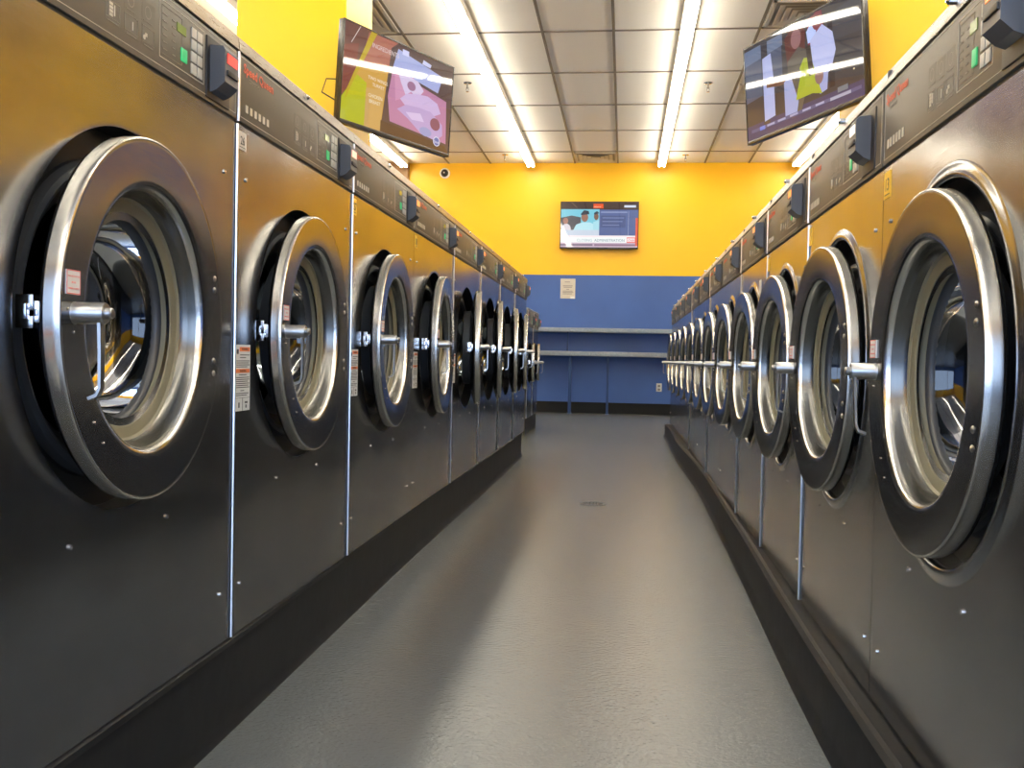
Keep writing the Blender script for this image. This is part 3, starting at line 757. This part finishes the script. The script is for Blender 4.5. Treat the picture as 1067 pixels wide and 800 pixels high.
tv_at((-1.477, 1.679, 6.193), -1.083, -.039, -.024, (-1.75, 6.30, CAM_H+1.72), 'television on the left yellow column showing a cooking programme', picL, 1.06, .611)
tv_at((1.046, 1.790, 6.233), 1.067, -.055, .047, (1.335, 6.40, CAM_H+1.84), 'television on the right yellow column showing people in white coats', picR)
r = empty('television', (-.397, RY1-.075, CAM_H+1.912)); tag(r, 'television on the back wall showing a news broadcast', 'television')
bm = BX(-TW/2, TW/2, -.020, .022, -.335, .335, bev=.004); box(bm, -TW*.36, TW*.36, .018, .050, -.27, .2, bev=.01); ob('casing', bm, M['tvbody'], r)
bm = bmesh.new()
for a, b, c, d in ((-TW/2, TW/2, -.335, -.313), (-TW/2, TW/2, .325, .335), (-TW/2, -TW/2+.010, -.335, .335), (TW/2-.010, TW/2, -.335, .335)): box(bm, a, b, -.024, -.018, c, d, bev=.001)
ob('bezel', bm, M['tvbody'], r); picture(r, picB, TW-.02, .64)
ob('mount_plate', BX(-.15, .15, .048, .0745, -.15, .15), M['black'], r)

# ------------------------------------------------------------------ things on and by the back wall
Yw = RY1
def shelf(z0, z1, label):
    o = ob('counter_shelf', BX(-3.1, 3.6, Yw-.34, Yw-.001, z0, z1, bev=.006), M['shelf']); tag(o, label, 'shelf')
shelf(CAM_H+.385, CAM_H+.445, 'upper speckled blue-grey shelf across the back wall')
shelf(CAM_H+.050, CAM_H+.115, 'lower speckled blue-grey shelf across the back wall')
def post(x, z0, z1, label, w_=.032):
    bm = BX(x-w_/2, x+w_/2, Yw-.30, Yw-.30+w_, z0, z1, bev=.003); box(bm, x-w_*.8, x+w_*.8, Yw-.31, Yw-.255, z0, z0+.006)
    tag(ob('shelf_post', bm, M['bluepost']), label, 'post', 'posts under the back shelves')
post(-.755, 0, CAM_H+.050, 'chipped blue post under lower shelf, left of the two floor posts', .045)
post(-.225, 0, CAM_H+.050, 'blue post under lower shelf, right of the two floor posts')
post(-.80, CAM_H+.115, CAM_H+.385, 'short blue post between the upper and lower shelf', .02)
r = ob('paper_notice', BX(-.935, -.722, Yw-.004, Yw-.001, CAM_H+.873, CAM_H+1.157), M['paper'], smooth=False); tag(r, 'white paper notice taped to the blue wall below the news television', 'notice')
bm = bmesh.new()
for z, a, b in ((1.105, -.875, -.80), (1.05, -.90, -.76), (1.03, -.89, -.77), (1.00, -.85, -.81), (.975, -.90, -.76), (.955, -.90, -.75), (.935, -.90, -.77)):
    box(bm, a, b, Yw-.0048, Yw-.0035, CAM_H+z, CAM_H+z+.009)
ob('notice_print', bm, M['greyink'], r, smooth=False)
ob('tape', BX(-.79, -.73, Yw-.0052, Yw-.0035, CAM_H+.872, CAM_H+.905), M['tape'], r, smooth=False)
r = ob('wall_outlet', BX(.463, .540, Yw-.010, Yw-.001, CAM_H-.435, CAM_H-.318, bev=.002), M['plate']); tag(r, 'white wall outlet plate low on the blue back wall', 'outlet')
bm = bmesh.new()
for z in (-.355, -.405):
    box(bm, .485, .518, Yw-.0125, Yw-.009, CAM_H+z-.014, CAM_H+z+.014, bev=.002)
ob('socket', bm, M['greyink'], r)
r = empty('security_camera', (-2.651, Yw, CAM_H+2.664)); tag(r, 'round black dome camera with pale ring high on the back wall', 'security camera')
ob('mount_ring', LA([(.075, .001), (.075, .02), (.066, .03), (.05, .034)], 0, 0, 32, cap0=True), M['fixture'], r)
ob('dome', LA([(.056, .030), (.050, .050), (.036, .066), (.016, .074)], 0, 0, 32, cap1=True), mat('dark_dome', (.02, .02, .02), .15), r)
ob('lens', LA([(.014, .072), (.012, .077)], 0, 0, 16, cap1=True), M['chrome'], r)

# ------------------------------------------------------------------ floor drain / scuff
r = empty('floor_drain', (-.147, 5.21, 0)); tag(r, 'small dark worn floor drain in the middle of the aisle', 'drain')
bm = bmesh.new(); lathe(bm, [(.070, .0), (.068, .0025), (.056, .003), (.054, .001)], 0, 0, 28)
bmesh.ops.rotate(bm, verts=bm.verts, matrix=Matrix.Rotation(-PI/2, 3, 'X')); ob('drain_ring', bm, M['greyring'], r)
bm = bmesh.new()
for i in range(5):
    x = -.036 + .018*i; h = math.sqrt(.05**2 - x*x); box(bm, x-.004, x+.004, -h, h, .0002, .002)
ob('grate', bm, M['ink'], r)
